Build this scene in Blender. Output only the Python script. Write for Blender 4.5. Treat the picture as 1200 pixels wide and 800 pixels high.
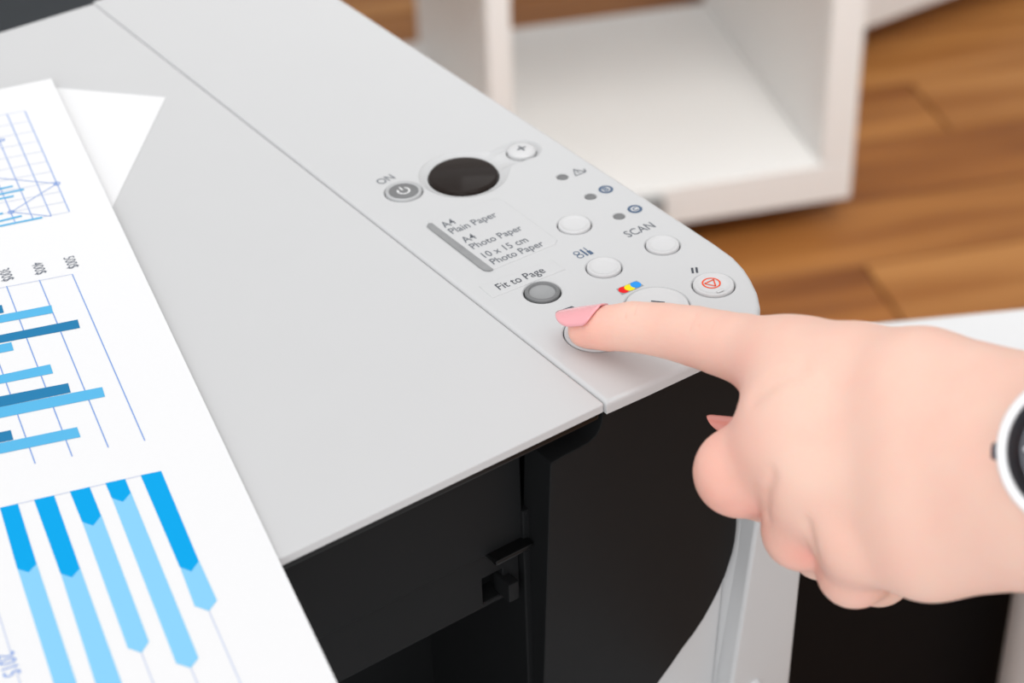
import bpy, bmesh, math, random
import numpy as np
from mathutils import Vector, Matrix

for _o in list(bpy.data.objects): bpy.data.objects.remove(_o)
SC = bpy.context.scene
COL = SC.collection
rnd = random.Random(7)

# ------------------------------------------------------------------ camera
# metres; origin = front end of the seam between printer lid and control panel,
# x to the right along the printer's front, y to its back, z up
CAM = (-0.22758, -0.29322, 0.28532)
RIGHT = Vector((0.81127789, -0.58391852, -0.02945072))
DOWN = Vector((-0.36088489, -0.46049871, -0.81098893))
FWD = Vector((0.45998944, 0.6685657, -0.58431979))
FPX = 2278.18
cam_data = bpy.data.cameras.new('camera')
cam = bpy.data.objects.new('camera', cam_data); COL.objects.link(cam)
cam.matrix_world = Matrix(((RIGHT.x, -DOWN.x, -FWD.x, CAM[0]), (RIGHT.y, -DOWN.y, -FWD.y, CAM[1]),
                           (RIGHT.z, -DOWN.z, -FWD.z, CAM[2]), (0, 0, 0, 1)))
cam_data.sensor_width = 36; cam_data.sensor_fit = 'HORIZONTAL'
cam_data.lens = FPX / 1200 * 36
cam_data.clip_start = 0.02; cam_data.clip_end = 50
cam_data.dof.use_dof = True
cam_data.dof.focus_distance = 0.488
cam_data.dof.aperture_fstop = 14
SC.camera = cam

# ------------------------------------------------------------------ light
world = bpy.data.worlds.new('world'); SC.world = world; world.use_nodes = True
bg = world.node_tree.nodes['Background']
bg.inputs['Color'].default_value = (0.985, 0.99, 1.0, 1); bg.inputs['Strength'].default_value = 0.80
def area(name, loc, target, sx, sy, power, color=(1, 1, 1), spread=180):
    l = bpy.data.lights.new(name, 'AREA'); l.shape = 'RECTANGLE'; l.size = sx; l.size_y = sy
    l.energy = power; l.color = color; l.spread = math.radians(spread)
    o = bpy.data.objects.new(name, l); COL.objects.link(o); o.location = loc
    o.rotation_euler = (Vector(target) - Vector(loc)).to_track_quat('-Z', 'Y').to_euler()
    return o
area('overhead_light', (-0.1, 0.35, 2.3), (-0.05, 0.2, 0), 2.0, 1.6, 14.5, (1.0, 0.985, 0.97))
area('overhead_light', (1.3, 1.2, 1.5), (1.0, 1.4, -0.9), 1.4, 1.0, 4, (1.0, 0.985, 0.97))  # added back light, lifts the shelf and floor behind
area('window_light', (-1.5, -1.5, 0.9), (0.1, 0.2, -0.1), 1.4, 1.4, 18, (0.98, 0.99, 1.0))
area('shelf_fill_light', (0.50, -0.1, 1.0), (0.95, 1.35, -0.72), 0.8, 0.8, 4.2, (1.0, 0.985, 0.96), 70)  # added fill with a narrow spread, brightens the shelf alone
SC.view_settings.view_transform = 'Standard'; SC.view_settings.look = 'None'
SC.view_settings.gamma = 1; SC.view_settings.use_curve_mapping = False
SC.view_settings.exposure = 0.0

# ------------------------------------------------------------------ helpers
def ray(px, py):
    return (RIGHT * ((px - 600) / FPX) + DOWN * ((py - 400) / FPX) + FWD)
def at_z(px, py, z=0.0):
    d = ray(px, py); t = (z - CAM[2]) / d.z
    return Vector(CAM) + d * t
def at_y(px, py, y=0.0, slant=0.0):          # plane  y + slant*z = const
    d = ray(px, py); t = (y - CAM[1] - slant * CAM[2]) / (d.y + slant * d.z)
    return Vector(CAM) + d * t

def srgb(r, g, b):
    f = lambda c: c / 255 / 12.92 if c / 255 <= 0.04045 else ((c / 255 + 0.055) / 1.055) ** 2.4
    return (f(r), f(g), f(b), 1)
def material(name, color, rough=0.5, spec=0.5, noise=0.0, scale=60, bump=0.0, bump_scale=400, metal=0, coat=0, sss=0, emit=0):
    m = bpy.data.materials.new(name); m.use_nodes = True
    nt = m.node_tree; b = nt.nodes['Principled BSDF']
    b.inputs['Base Color'].default_value = color
    b.inputs['Roughness'].default_value = rough
    b.inputs['Specular IOR Level'].default_value = spec
    b.inputs['Metallic'].default_value = metal
    b.inputs['Coat Weight'].default_value = coat
    if sss:
        b.inputs['Subsurface Weight'].default_value = sss
        b.inputs['Subsurface Radius'].default_value = (1, 0.35, 0.2)
        b.inputs['Subsurface Scale'].default_value = 0.003
    tc = nt.nodes.new('ShaderNodeTexCoord')
    n = nt.nodes.new('ShaderNodeTexNoise'); n.inputs['Scale'].default_value = scale; n.inputs['Detail'].default_value = 4
    nt.links.new(tc.outputs['Object'], n.inputs['Vector'])
    if noise:
        mx = nt.nodes.new('ShaderNodeMix'); mx.data_type = 'RGBA'
        mx.inputs['A'].default_value = tuple(c * (1 - noise) for c in color[:3]) + (1,)
        mx.inputs['B'].default_value = tuple(min(1, c * (1 + noise)) for c in color[:3]) + (1,)
        nt.links.new(n.outputs['Fac'], mx.inputs['Factor'])
        nt.links.new(mx.outputs['Result'], b.inputs['Base Color'])
    if bump:
        n2 = nt.nodes.new('ShaderNodeTexNoise'); n2.inputs['Scale'].default_value = bump_scale
        nt.links.new(tc.outputs['Object'], n2.inputs['Vector'])
        bp = nt.nodes.new('ShaderNodeBump'); bp.inputs['Strength'].default_value = bump; bp.inputs['Distance'].default_value = 0.0003
        nt.links.new(n2.outputs['Fac'], bp.inputs['Height'])
        nt.links.new(bp.outputs['Normal'], b.inputs['Normal'])
    return m

M = {}
M['shell'] = material('white printer plastic', (0.60, 0.603, 0.608, 1), 0.42, 0.4, 0.012, 40, 0.05, 2500)
M['shell_front'] = material('grey white printer plastic', (0.60, 0.603, 0.608, 1), 0.4, 0.4, 0.012, 40)
M['button'] = material('white button plastic', (0.64, 0.64, 0.645, 1), 0.35, 0.45)
M['black'] = material('matte black plastic', (0.0105, 0.0109, 0.0115, 1), 0.5, 0.12, 0.05, 80, 0.08, 3000)
M['black_gloss'] = material('glossy black plastic', (0.005, 0.005, 0.0052, 1), 0.3, 0.25)
M['dark_hole'] = material('unlit black plastic', (0.004, 0.004, 0.004, 1), 0.8, 0.1)
M['display'] = material('dark display window', (0.020, 0.0145, 0.0125, 1), 0.12, 0.1)
M['grey_dark'] = material('dark grey translucent plastic', srgb(118, 119, 120), 0.4, 0.4)
M['grey_mid'] = material('mid grey plastic', srgb(152, 153, 154), 0.4, 0.4, 0.05, 300)
M['grey_rim'] = material('pale grey rim plastic', srgb(186, 187, 188), 0.35, 0.4)
M['led'] = material('unlit lamp grey', srgb(120, 121, 122), 0.4, 0.3, 0.25, 2500)
M['strip'] = material('grey lamp strip', srgb(142, 143, 144), 0.3, 0.4, 0.22, 220)
M['ink'] = material('grey print', srgb(112, 116, 122), 0.6, 0.2)
M['ink_dark'] = material('dark grey print', srgb(72, 76, 84), 0.6, 0.2)
M['ink_blue'] = material('slate blue print', srgb(84, 104, 130), 0.6, 0.2)
M['ink_white'] = material('white print', (0.78, 0.78, 0.78, 1), 0.6, 0.2)
M['ink_red'] = material('orange red print', srgb(240, 84, 40), 0.6, 0.2)
M['red'] = material('red print', srgb(232, 20, 28), 0.6, 0.2)
M['yellow'] = material('yellow print', srgb(240, 226, 20), 0.6, 0.2)
M['blue'] = material('blue print', srgb(40, 150, 235), 0.6, 0.2)
M['paper'] = material('white paper', (0.84, 0.842, 0.85, 1), 0.8, 0.1, 0.008, 900)
M['pr_dark'] = material('bright blue print', srgb(0, 162, 228), 0.75, 0.1)
M['pr_light'] = material('pale blue print', srgb(134, 202, 240), 0.75, 0.1)
M['pr_bar'] = material('mid blue print', srgb(40, 124, 172), 0.75, 0.1)
M['pr_bar2'] = material('sky blue print', srgb(90, 180, 226), 0.75, 0.1)
M['pr_line'] = material('fine blue line print', srgb(128, 162, 222), 0.75, 0.1)
M['pr_grid'] = material('fine pale line print', srgb(196, 206, 230), 0.75, 0.1)
M['pr_text'] = material('grey chart print', srgb(110, 116, 128), 0.75, 0.1)
M['board'] = material('white furniture board', (0.86, 0.855, 0.84, 1), 0.45, 0.35, 0.01, 5)
M['desk_white'] = material('white table board', (0.70, 0.703, 0.71, 1), 0.4, 0.35, 0.01, 5)
M['furn_grey'] = material('grey furniture plastic', srgb(140, 142, 142), 0.5, 0.3)
M['furn_black'] = material('black furniture board', (0.006, 0.0065, 0.0075, 1), 0.55, 0.15, 0.05, 20)
M['stool'] = material('dark grey fabric', srgb(56, 59, 62), 0.9, 0.1, 0.15, 200, 0.3, 600)
M['wall'] = material('white painted wall', (0.8, 0.8, 0.79, 1), 0.8, 0.2, 0.01, 8)
M['nail'] = material('pink nail varnish', srgb(244, 170, 176), 0.16, 0.5, coat=0.5)
M['nail2'] = material('coral pink nail varnish', srgb(240, 160, 148), 0.2, 0.5, coat=0.3)
M['watch_white'] = material('white watch ceramic', (0.86, 0.86, 0.87, 1), 0.25, 0.5)
M['watch_steel'] = material('dark steel', srgb(90, 92, 98), 0.3, 0.5, metal=1)
M['watch_dial'] = material('black watch dial', (0.012, 0.013, 0.017, 1), 0.25, 0.5)
M['watch_navy'] = material('dark crown', srgb(44, 42, 60), 0.35, 0.5)

def link(name, me, mats=None, parent=None):
    o = bpy.data.objects.new(name, me); COL.objects.link(o)
    if mats:
        for m in (mats if isinstance(mats, (list, tuple)) else [mats]): me.materials.append(M[m] if isinstance(m, str) else m)
    if parent: o.parent = parent
    return o
def finish(o, angle=35, wn=True):
    me = o.data
    for pl in me.polygons: pl.use_smooth = True
    me.set_sharp_from_angle(angle=math.radians(angle))
    if wn:
        md = o.modifiers.new('weighted', 'WEIGHTED_NORMAL'); md.keep_sharp = True
    return o
def from_bm(name, bm, mats, parent=None, angle=35, wn=True):
    bmesh.ops.recalc_face_normals(bm, faces=bm.faces)
    me = bpy.data.meshes.new(name); bm.to_mesh(me); bm.free()
    return finish(link(name, me, mats, parent), angle, wn)
def thing(name, label, cat, loc=(0, 0, 0), group=None):
    o = bpy.data.objects.new(name, None); COL.objects.link(o); o.empty_display_size = 0.02
    o.location = loc; o['label'] = label; o['category'] = cat
    if group: o['group'] = group
    return o
def place(o, parent):                    # mesh given in world coordinates under a thing at another place
    o.parent = parent; o.matrix_parent_inverse = Matrix.Translation(-Vector(parent.location)); return o
def box(name, lo, hi, mats, parent=None, bevel=0.0, seg=2, mat4=None):
    bm = bmesh.new(); bmesh.ops.create_cube(bm, size=1)
    c = (Vector(lo) + Vector(hi)) / 2; s = Vector(hi) - Vector(lo)
    for v in bm.verts: v.co = Vector((v.co.x * s.x, v.co.y * s.y, v.co.z * s.z)) + c
    if bevel: bmesh.ops.bevel(bm, geom=bm.edges[:], offset=bevel, segments=seg, profile=0.5, affect='EDGES')
    if mat4 is not None: bm.transform(mat4)
    return from_bm(name, bm, mats, parent)

def circle(cx, cy, r, n=48):
    return [(cx + r * math.cos(2 * math.pi * i / n), cy + r * math.sin(2 * math.pi * i / n)) for i in range(n)]
def inset(loop, d):                      # inward offset of a CCW loop
    n = len(loop); out = []
    for i in range(n):
        p0, p1, p2 = Vector(loop[i - 1]), Vector(loop[i]), Vector(loop[(i + 1) % n])
        e1 = (p1 - p0).normalized(); e2 = (p2 - p1).normalized()
        n1 = Vector((-e1.y, e1.x)); n2 = Vector((-e2.y, e2.x))
        nn = (n1 + n2); nn = nn / max(0.3, nn.length_squared / 2)
        out.append(tuple(p1 + nn * d))
    return out
def ccw(loop):
    a = sum(loop[i - 1][0] * loop[i][1] - loop[i][0] * loop[i - 1][1] for i in range(len(loop)))
    return loop if a > 0 else loop[::-1]
def bridge(bm, A, B):
    n = len(A)
    for i in range(n): bm.faces.new((A[i], A[(i + 1) % n], B[(i + 1) % n], B[i]))
def ring(bm, loop, z): return [bm.verts.new((p[0], p[1], z)) for p in loop]
def cap(bm, rings):                      # planar face with holes
    es = []
    for r in rings:
        for i in range(len(r)):
            a, b = r[i], r[(i + 1) % len(r)]
            es.append(bm.edges.get((a, b)) or bm.edges.new((a, b)))
    bmesh.ops.triangle_fill(bm, use_beauty=True, use_dissolve=False, edges=es)
def slab(name, loop, ztop, zbot, mats, parent=None, bevel=0.001, holes=(), hole_z=None, hole_bevel=0.0004, to_world=None, seg=3, angle=35, closed=True):
    """plate of any outline with rounded upper edge and round-edged holes"""
    bm = bmesh.new(); loop = ccw(loop); prev = None; top = None
    for k in range(seg + 1):
        a = k / seg * math.pi / 2
        r = ring(bm, inset(loop, bevel * (1 - math.sin(a))) if bevel else loop, ztop - bevel * (1 - math.cos(a)))
        if prev: bridge(bm, prev, r)
        else: top = r
        prev = r
        if not bevel: break
    low = ring(bm, loop, zbot); bridge(bm, prev, low)
    tops = [top]
    for h in holes:
        h = ccw(h); hz = hole_z if hole_z is not None else zbot
        a = ring(bm, inset(h, -hole_bevel), ztop); b = ring(bm, h, ztop - hole_bevel); c = ring(bm, h, hz)
        bridge(bm, a, b); bridge(bm, b, c); tops.append(a)
    cap(bm, tops)
    if closed: bm.faces.new(low)
    if to_world is not None: bm.transform(to_world)
    return from_bm(name, bm, mats, parent, angle)
def lathe(name, prof, center, mats, parent=None, n=64, axis=None, matidx=None):
    """prof: (r, z) from the middle outwards and down"""
    bm = bmesh.new(); rings = []
    for r, z in prof:
        if r < 1e-7: rings.append([bm.verts.new((0, 0, z))])
        else: rings.append([bm.verts.new((r * math.cos(2 * math.pi * i / n), r * math.sin(2 * math.pi * i / n), z)) for i in range(n)])
    for k in range(len(rings) - 1):
        A, B = rings[k], rings[k + 1]; fs = []
        for i in range(n):
            j = (i + 1) % n
            if len(A) == 1 and len(B) == 1: continue
            if len(A) == 1: fs.append(bm.faces.new((A[0], B[i], B[j])))
            elif len(B) == 1: fs.append(bm.faces.new((A[i], B[0], A[j])))
            else: fs.append(bm.faces.new((A[i], B[i], B[j], A[j])))
        if matidx:
            for f in fs: f.material_index = matidx[k]
    mt = Matrix.Translation(Vector(center))
    if axis is not None: mt = mt @ Vector((0, 0, 1)).rotation_difference(Vector(axis)).to_matrix().to_4x4()
    bm.transform(mt)
    return from_bm(name, bm, mats, parent, 40, False)

class Flat:
    """thin printed shapes lying on a plane z"""
    def __init__(s, z, th=0.00004): s.z = z; s.th = th; s.bm = bmesh.new()
    def poly(s, pts, mi=0, dz=0):
        vs = [s.bm.verts.new((p[0], p[1], s.z + dz)) for p in pts]
        f = s.bm.faces.new(vs); f.material_index = mi
        f.normal_update()
        if f.normal.z < 0: f.normal_flip()
        return f
    def px(s, pts, mi=0, dz=0): return s.poly([at_z(x, y, s.z) for x, y in pts], mi, dz)
    def line(s, a, b, w, mi=0, dz=0):
        a = Vector(a[:2]); b = Vector(b[:2]); d = (b - a).normalized(); n = Vector((-d.y, d.x)) * w / 2
        s.poly([a - n, b - n, b + n, a + n], mi, dz)
    def pxline(s, a, b, w, mi=0, dz=0): s.line(at_z(*a, s.z), at_z(*b, s.z), w, mi, dz)
    def disc(s, c, r, mi=0, dz=0, n=24): s.poly(circle(c[0], c[1], r, n), mi, dz)
    def ring(s, c, r, w, mi=0, dz=0, a0=0, a1=2 * math.pi, n=32):
        for i in range(n):
            t0 = a0 + (a1 - a0) * i / n; t1 = a0 + (a1 - a0) * (i + 1) / n
            q = lambda rr, t: (c[0] + rr * math.cos(t), c[1] + rr * math.sin(t))
            s.poly([q(r - w, t0), q(r, t0), q(r, t1), q(r - w, t1)], mi, dz)
    def done(s, name, mats, parent):
        me = bpy.data.meshes.new(name); s.bm.to_mesh(me); s.bm.free()
        return link(name, me, mats, parent)
def text(name, s, a, b, z, mat, parent, tall=1.22, weight=0.007):
    """lettering whose baseline runs from point a to point b on the plane z"""
    cu = bpy.data.curves.new('lettering', 'FONT'); cu.body = s; cu.size = 1; cu.offset = weight
    cu.resolution_u = 3
    tmp = bpy.data.objects.new('lettering', cu); COL.objects.link(tmp)
    dg = bpy.context.evaluated_depsgraph_get()
    me = bpy.data.meshes.new_from_object(tmp.evaluated_get(dg))
    bpy.data.objects.remove(tmp); bpy.data.curves.remove(cu)
    xs = [v.co.x for v in me.vertices]; x0, x1 = min(xs), max(xs)
    a = Vector((a[0], a[1])); b = Vector((b[0], b[1])); d = (b - a); k = d.length / (x1 - x0); d.normalize(); n = Vector((-d.y, d.x))
    for v in me.vertices:
        p = a + d * ((v.co.x - x0) * k) + n * (v.co.y * k * tall); v.co = (p.x, p.y, z)
    return link(name, me, mat, parent)
def pxtext(name, s, pa, pb, z, mat, parent, *k): return text(name, s, at_z(*pa, z), at_z(*pb, z), z, mat, parent, *k)

# ------------------------------------------------------------------ the room
FLOOR_Z = -0.90
SDX = Vector((0.92417761, -0.38196301, 0)); SDY = Vector((0.38196301, 0.92417761, 0))     # the room's own directions
ROOM = Matrix(((SDX.x, SDY.x, 0, 0), (SDX.y, SDY.y, 0, 0), (0, 0, 1, 0), (0, 0, 0, 1)))
fl = box('floor', (-3.0, -1.9, FLOOR_Z - 0.05), (3.2, 4.2, FLOOR_Z - 0.012), material('plank joint', (0.05, 0.028, 0.014, 1), 0.8), mat4=ROOM)
fl['kind'] = 'structure'
def wood(name, c0, c1):
    m = bpy.data.materials.new(name); m.use_nodes = True; nt = m.node_tree; b = nt.nodes['Principled BSDF']
    tc = nt.nodes.new('ShaderNodeTexCoord'); mp = nt.nodes.new('ShaderNodeMapping')
    mp.inputs['Scale'].default_value = (1.6, 16, 16)
    mp.inputs['Rotation'].default_value = (0, 0, math.atan2(0.38196, 0.92418))
    n = nt.nodes.new('ShaderNodeTexNoise'); n.inputs['Scale'].default_value = 1.5; n.inputs['Detail'].default_value = 6; n.inputs['Distortion'].default_value = 0.6
    cr = nt.nodes.new('ShaderNodeValToRGB'); cr.color_ramp.elements[0].position = 0.3; cr.color_ramp.elements[1].position = 0.7
    cr.color_ramp.elements[0].color = c0; cr.color_ramp.elements[1].color = c1
    nt.links.new(tc.outputs['Object'], mp.inputs['Vector']); nt.links.new(mp.outputs['Vector'], n.inputs['Vector'])
    nt.links.new(n.outputs['Fac'], cr.inputs['Fac']); nt.links.new(cr.outputs['Color'], b.inputs['Base Color'])
    b.inputs['Roughness'].default_value = 0.45; b.inputs['Specular IOR Level'].default_value = 0.3
    return m
woods = [wood('oak plank warm', srgb(132, 78, 34), srgb(178, 120, 62)), wood('oak plank light', srgb(148, 92, 42), srgb(188, 132, 74)), wood('oak plank dark', srgb(116, 65, 27), srgb(164, 105, 51))]
PW, PL = 0.125, 1.2
pmesh = []
for k in range(3):
    bm = bmesh.new(); bmesh.ops.create_cube(bm, size=1)
    for v in bm.verts: v.co = (v.co.x * (PL - 0.003), v.co.y * (PW - 0.003), v.co.z * 0.012)
    bmesh.ops.bevel(bm, geom=[e for e in bm.edges if all(v.co.z > 0 for v in e.verts)], offset=0.0015, segments=1, affect='EDGES')
    me = bpy.data.meshes.new('plank'); bm.to_mesh(me); bm.free(); me.materials.append(woods[k]); pmesh.append(me)
for j in range(47):
    for i in range(-3, 4):
        x = -0.9 + i * PL + (j * 0.47) % PL; y = -1.9 + j * PW
        if x > 2.5 or x < -2.4 or y > 3.83: continue
        o = bpy.data.objects.new('plank', pmesh[rnd.choice([0, 0, 1, 1, 2])]); COL.objects.link(o); o.parent = fl
        o.location = ROOM @ Vector((x, y, FLOOR_Z - 0.006)); o.rotation_euler = (0, 0, -math.atan2(0.38196, 0.92418))
w1 = box('wall_back', (-3.0, 3.9, FLOOR_Z - 0.05), (3.2, 4.0, 1.8), 'wall', mat4=ROOM); w1['kind'] = 'structure'
w2 = box('wall_right', (3.1, -1.9, FLOOR_Z - 0.05), (3.2, 3.95, 1.8), 'wall', mat4=ROOM); w2['kind'] = 'structure'
b1 = box('baseboard_back', (-3.0, 3.885, FLOOR_Z), (3.1, 3.9, FLOOR_Z + 0.09), 'board', bevel=0.003, mat4=ROOM); b1['kind'] = 'structure'

# ------------------------------------------------------------------ open shelf unit on the floor behind
SB = Vector((1.1303652, 1.00589725, 0))             # front right lower corner
def shelf_m(z): return Matrix.Translation((SB.x, SB.y, 0)) @ ROOM
sh = thing('shelving_unit', 'white open-backed cube shelving unit standing on the wooden floor behind the printer', 'shelf', (SB.x, SB.y, FLOOR_Z))
SHM = shelf_m(0); zb = -0.86; T = 0.048; D = 0.42; CW = 0.335; TD = 0.026
XS = 0.038 + 0.342
def sb(name, lo, hi, m='board', bev=0.0025): return place(box(name, lo, hi, m, None, bev, 2, SHM), sh)
WID = XS + TD + CW + 0.038
sb('bottom_board', (-WID, 0, zb), (0, D, zb + T))
sb('side_panel', (-0.038, 0, zb + T), (0, D, zb + T + 0.72))
sb('divider', (-XS - TD, 0.0, zb + T), (-XS, D, zb + T + 0.72))
sb('side_panel', (-WID, 0, zb + T), (-WID + 0.038, D, zb + T + 0.72))
sb('middle_board', (-XS, 0.002, zb + T + 0.345), (-0.038, D, zb + T + 0.371))
sb('middle_board', (-WID + 0.038, 0.002, zb + T + 0.345), (-XS - TD, D, zb + T + 0.371))
sb('top_board', (-WID, 0, zb + T + 0.72), (0, D, zb + 2 * T + 0.72))
for fx in (-0.225, -WID + 0.06):
    for fy in (0.03, D - 0.06):
        sb('foot', (fx - 0.025, fy - 0.02 if fy < .1 else fy, FLOOR_Z), (fx + 0.025, fy + 0.03, zb), 'furn_grey', 0.004)
sb('foot', (-0.09, D - 0.09, FLOOR_Z), (-0.04, D - 0.04, zb), 'furn_grey', 0.004)
sb('grey_block', (-0.262, -0.012, zb - 0.012), (-0.218, 0.0, zb + 0.042), 'furn_grey', 0.004)  # plain grey block on the front of the bottom board

# second white cabinet further right behind
cA = at_z(1028, 29, -0.85); cB = at_z(1106, 0, -0.85)
ux = (cB - cA).normalized(); uy = Vector((-ux.y, ux.x, 0))
cc = thing('low_cabinet', 'white cabinet edge on the floor behind the shelving unit, at the top right', 'cabinet', (cA.x, cA.y, FLOOR_Z))
CM = Matrix(((ux.x, uy.x, 0, cA.x), (ux.y, uy.y, 0, cA.y), (0, 0, 1, 0), (0, 0, 0, 1)))
place(box('bottom_board', (-0.10, 0, -0.85), (0.50, 0.35, -0.80), 'board', None, 0.003, 2, CM), cc)
place(box('side_panel', (-0.10, 0, -0.80), (-0.06, 0.35, -0.35), 'board', None, 0.003, 2, CM), cc)
place(box('side_panel', (0.46, 0, -0.80), (0.50, 0.35, -0.35), 'board', None, 0.003, 2, CM), cc)
place(box('top_board', (-0.10, 0, -0.35), (0.50, 0.35, -0.31), 'board', None, 0.003, 2, CM), cc)
place(box('plinth', (-0.02, 0.10, FLOOR_Z), (0.42, 0.30, -0.85), 'board', None, 0.003, 2, CM), cc)

# dark round stool, top left
sc_ = at_z(-38, 48, -0.42)
st = thing('stool', 'dark grey round upholstered stool on the floor beyond the printer lid', 'stool', (sc_.x, sc_.y, FLOOR_Z))
R0 = 0.165
place(lathe('seat', [(0, -0.42), (R0 - 0.03, -0.42), (R0 - 0.01, -0.425), (R0, -0.44), (R0, -0.49), (R0 - 0.015, -0.505), (0, -0.505)], (sc_.x, sc_.y, 0), 'stool'), st)
for a in range(4):
    t = math.radians(45 + 90 * a); q = Vector((sc_.x + 0.11 * math.cos(t), sc_.y + 0.11 * math.sin(t), 0))
    place(lathe('leg', [(0, -0.505), (0.014, -0.505), (0.010, FLOOR_Z), (0, FLOOR_Z)], q, 'furn_black', n=16), st)

# white side table at the right, black drawer pedestal under it
TZ = -0.20
tA = at_z(1015, 378, TZ); tB = at_z(1200, 360, TZ)
vx = (tB - tA).normalized(); vy = Vector((-vx.y, vx.x, 0))
tb = thing('side_table', 'white side table with black drawer pedestal right of the printer, behind the hand', 'table', (tA.x, tA.y, FLOOR_Z))
TM = Matrix(((vx.x, vy.x, 0, tA.x), (vx.y, vy.y, 0, tA.y), (0, 0, 1, 0), (0, 0, 0, 1)))
place(box('table_top', (-0.13, -0.125, TZ - 0.02), (0.62, 0, TZ), 'desk_white', None, 0.002, 2, TM), tb)
NEAR = -0.125
TW0 = -0.13
ro = ray(1205, 752); c0 = TM.inverted() @ Vector(CAM); r0 = TM.inverted().to_3x3() @ ro
lt = (NEAR + 0.012 - c0.y) / r0.y; LP = c0 + r0 * lt
LR = 0.018
place(lathe('leg', [(0, TZ - 0.02), (LR, TZ - 0.02), (LR, FLOOR_Z), (0, FLOOR_Z)], TM @ Vector((LP.x + LR, NEAR + 0.012 + LR, 0)), 'desk_white', n=40), tb)
for u, v in ((0.585, NEAR + 0.04), (0.585, -0.04), (TW0 + 0.04, -0.03)):
    place(lathe('leg', [(0, TZ - 0.02), (LR, TZ - 0.02), (LR, FLOOR_Z), (0, FLOOR_Z)], TM @ Vector((u, v, 0)), 'desk_white', n=24), tb)
carc = place(box('drawer_pedestal', (TW0 + 0.07, NEAR + 0.075, FLOOR_Z), (LP.x + 0.16, -0.06, TZ - 0.0205), 'furn_black', None, 0.002, 2, TM), tb)
carc['label'] = 'black drawer pedestal'
for k in range(3):
    zt = TZ - 0.03 - k * 0.215
    box('drawer', (TW0 + 0.073, NEAR + 0.063, zt - 0.21), (LP.x + 0.158, NEAR + 0.075, zt), 'furn_black', carc, 0.0015, 2, TM)


# white desk carrying the printer (below the frame), widened to bounce light on its front
ps = thing('desk', 'unseen white desk under the printer, bouncing light onto its front', 'table', (-0.2, 0.0, FLOOR_Z))
place(box('desk_top', (-0.85, -0.42, -0.182), (0.055, 0.27, -0.157), 'desk_white', None, 0.002), ps)
for lx in (-0.83, 0.0):
    for ly in (-0.40, 0.21): place(box('leg', (lx, ly, FLOOR_Z), (lx + 0.04, ly + 0.04, -0.182), 'desk_white', None, 0.002), ps)

# ------------------------------------------------------------------ printer
pr = thing('printer', 'white and black multifunction printer with round buttons on its control panel', 'printer', (-0.14, 0.14, -0.157))
pr_parts = []
PW_ = 0.0666
def P(o):
    return place(o, pr)
# control panel outline
def keyhole(c0, r0, c1, r1, k=0.010, n=120):
    pts = []
    def sd(p):
        a = (p - c0).length - r0; b = (p - c1).length - r1
        h = max(k - abs(a - b), 0) / k
        return min(a, b) - h * h * k / 4
    for i in range(n):
        t = 2 * math.pi * i / n; d = Vector((math.cos(t), math.sin(t))); r = 0.05
        for _ in range(60):
            q = c0 + d * r; e = sd(q); r -= e * 0.6
        pts.append(tuple(c0 + d * r))
    return pts
corner = []
RC = [(0.0666, 0.036), (0.0662, 0.0285), (0.0648, 0.0225), (0.0628, 0.0175), (0.0600, 0.0118), (0.0565, 0.0068), (0.0520, 0.0025), (0.0465, -0.0004), (0.041, -0.0016), (0.034, -0.0020)]
outline = [(0.0002, -0.0013), (0.012, -0.0017)] + RC[::-1] + [(0.0667, 0.06), (PW_, 0.12), (PW_, 0.2797), (0.0002, 0.2797)]
disp_c = Vector((0.03382, 0.10815)); plus_c = Vector((0.0549, 0.1089))
BT = dict(
    menu=((0.0423, 0.0669), 0.0045), maint=((0.0357, 0.0453), 0.0046), scan=((0.0547, 0.0441), 0.0045), stop=((0.0530, 0.0212), 0.0054))
black_c = at_z(699.5, 389); color_c = at_z(770, 358.5)
power_c = at_z(473, 224.5); fit_c = at_z(635.5, 342.5)
LED = [(659, 207), (692, 230), (725.5, 253)]
led_c = [at_z(*q) for q in LED]
kh = keyhole(disp_c, 0.0126, plus_c, 0.0057)
g = 0.00028
holes = [kh] + [circle(c[0], c[1], r + g) for c, r in BT.values()] + [circle(black_c.x, black_c.y, 0.0083 + g), circle(color_c.x, color_c.y, 0.0083 + g),
         circle(power_c.x, power_c.y, 0.0052 + g), circle(fit_c.x, fit_c.y, 0.0047 + g)] + [circle(c.x, c.y, 0.0016, 24) for c in led_c]
panel = P(slab('control_panel', outline, 0, -0.0034, 'shell', bevel=0.0014, holes=holes, hole_z=-0.003, hole_bevel=0.0003))
# sunk keyhole tray round the display
bm = bmesh.new()
a = ring(bm, inset(ccw(kh), -0.0001), -0.0002); k2 = keyhole(disp_c, 0.0112, plus_c, 0.0049)
b = ring(bm, ccw(k2), -0.0011); bridge(bm, a, b)
d1 = ring(bm, circle(disp_c.x, disp_c.y, 0.01035), -0.0011); d2 = ring(bm, circle(disp_c.x, disp_c.y, 0.01035), -0.003)
e1 = ring(bm, circle(plus_c.x, plus_c.y, 0.0046), -0.0011); e2 = ring(bm, circle(plus_c.x, plus_c.y, 0.0046), -0.003)
bridge(bm, d1, d2); bridge(bm, e1, e2); cap(bm, [b, d1, e1])
tray = from_bm('display_tray', bm, 'shell', panel)
disp = P(lathe('display', [(0, 0.0002), (0.009, 0.0001), (0.0097, -0.0001), (0.0101, -0.0006), (0.0102, -0.003)], (disp_c.x, disp_c.y, 0), 'display'))
f = Flat(-0.0006)
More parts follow.
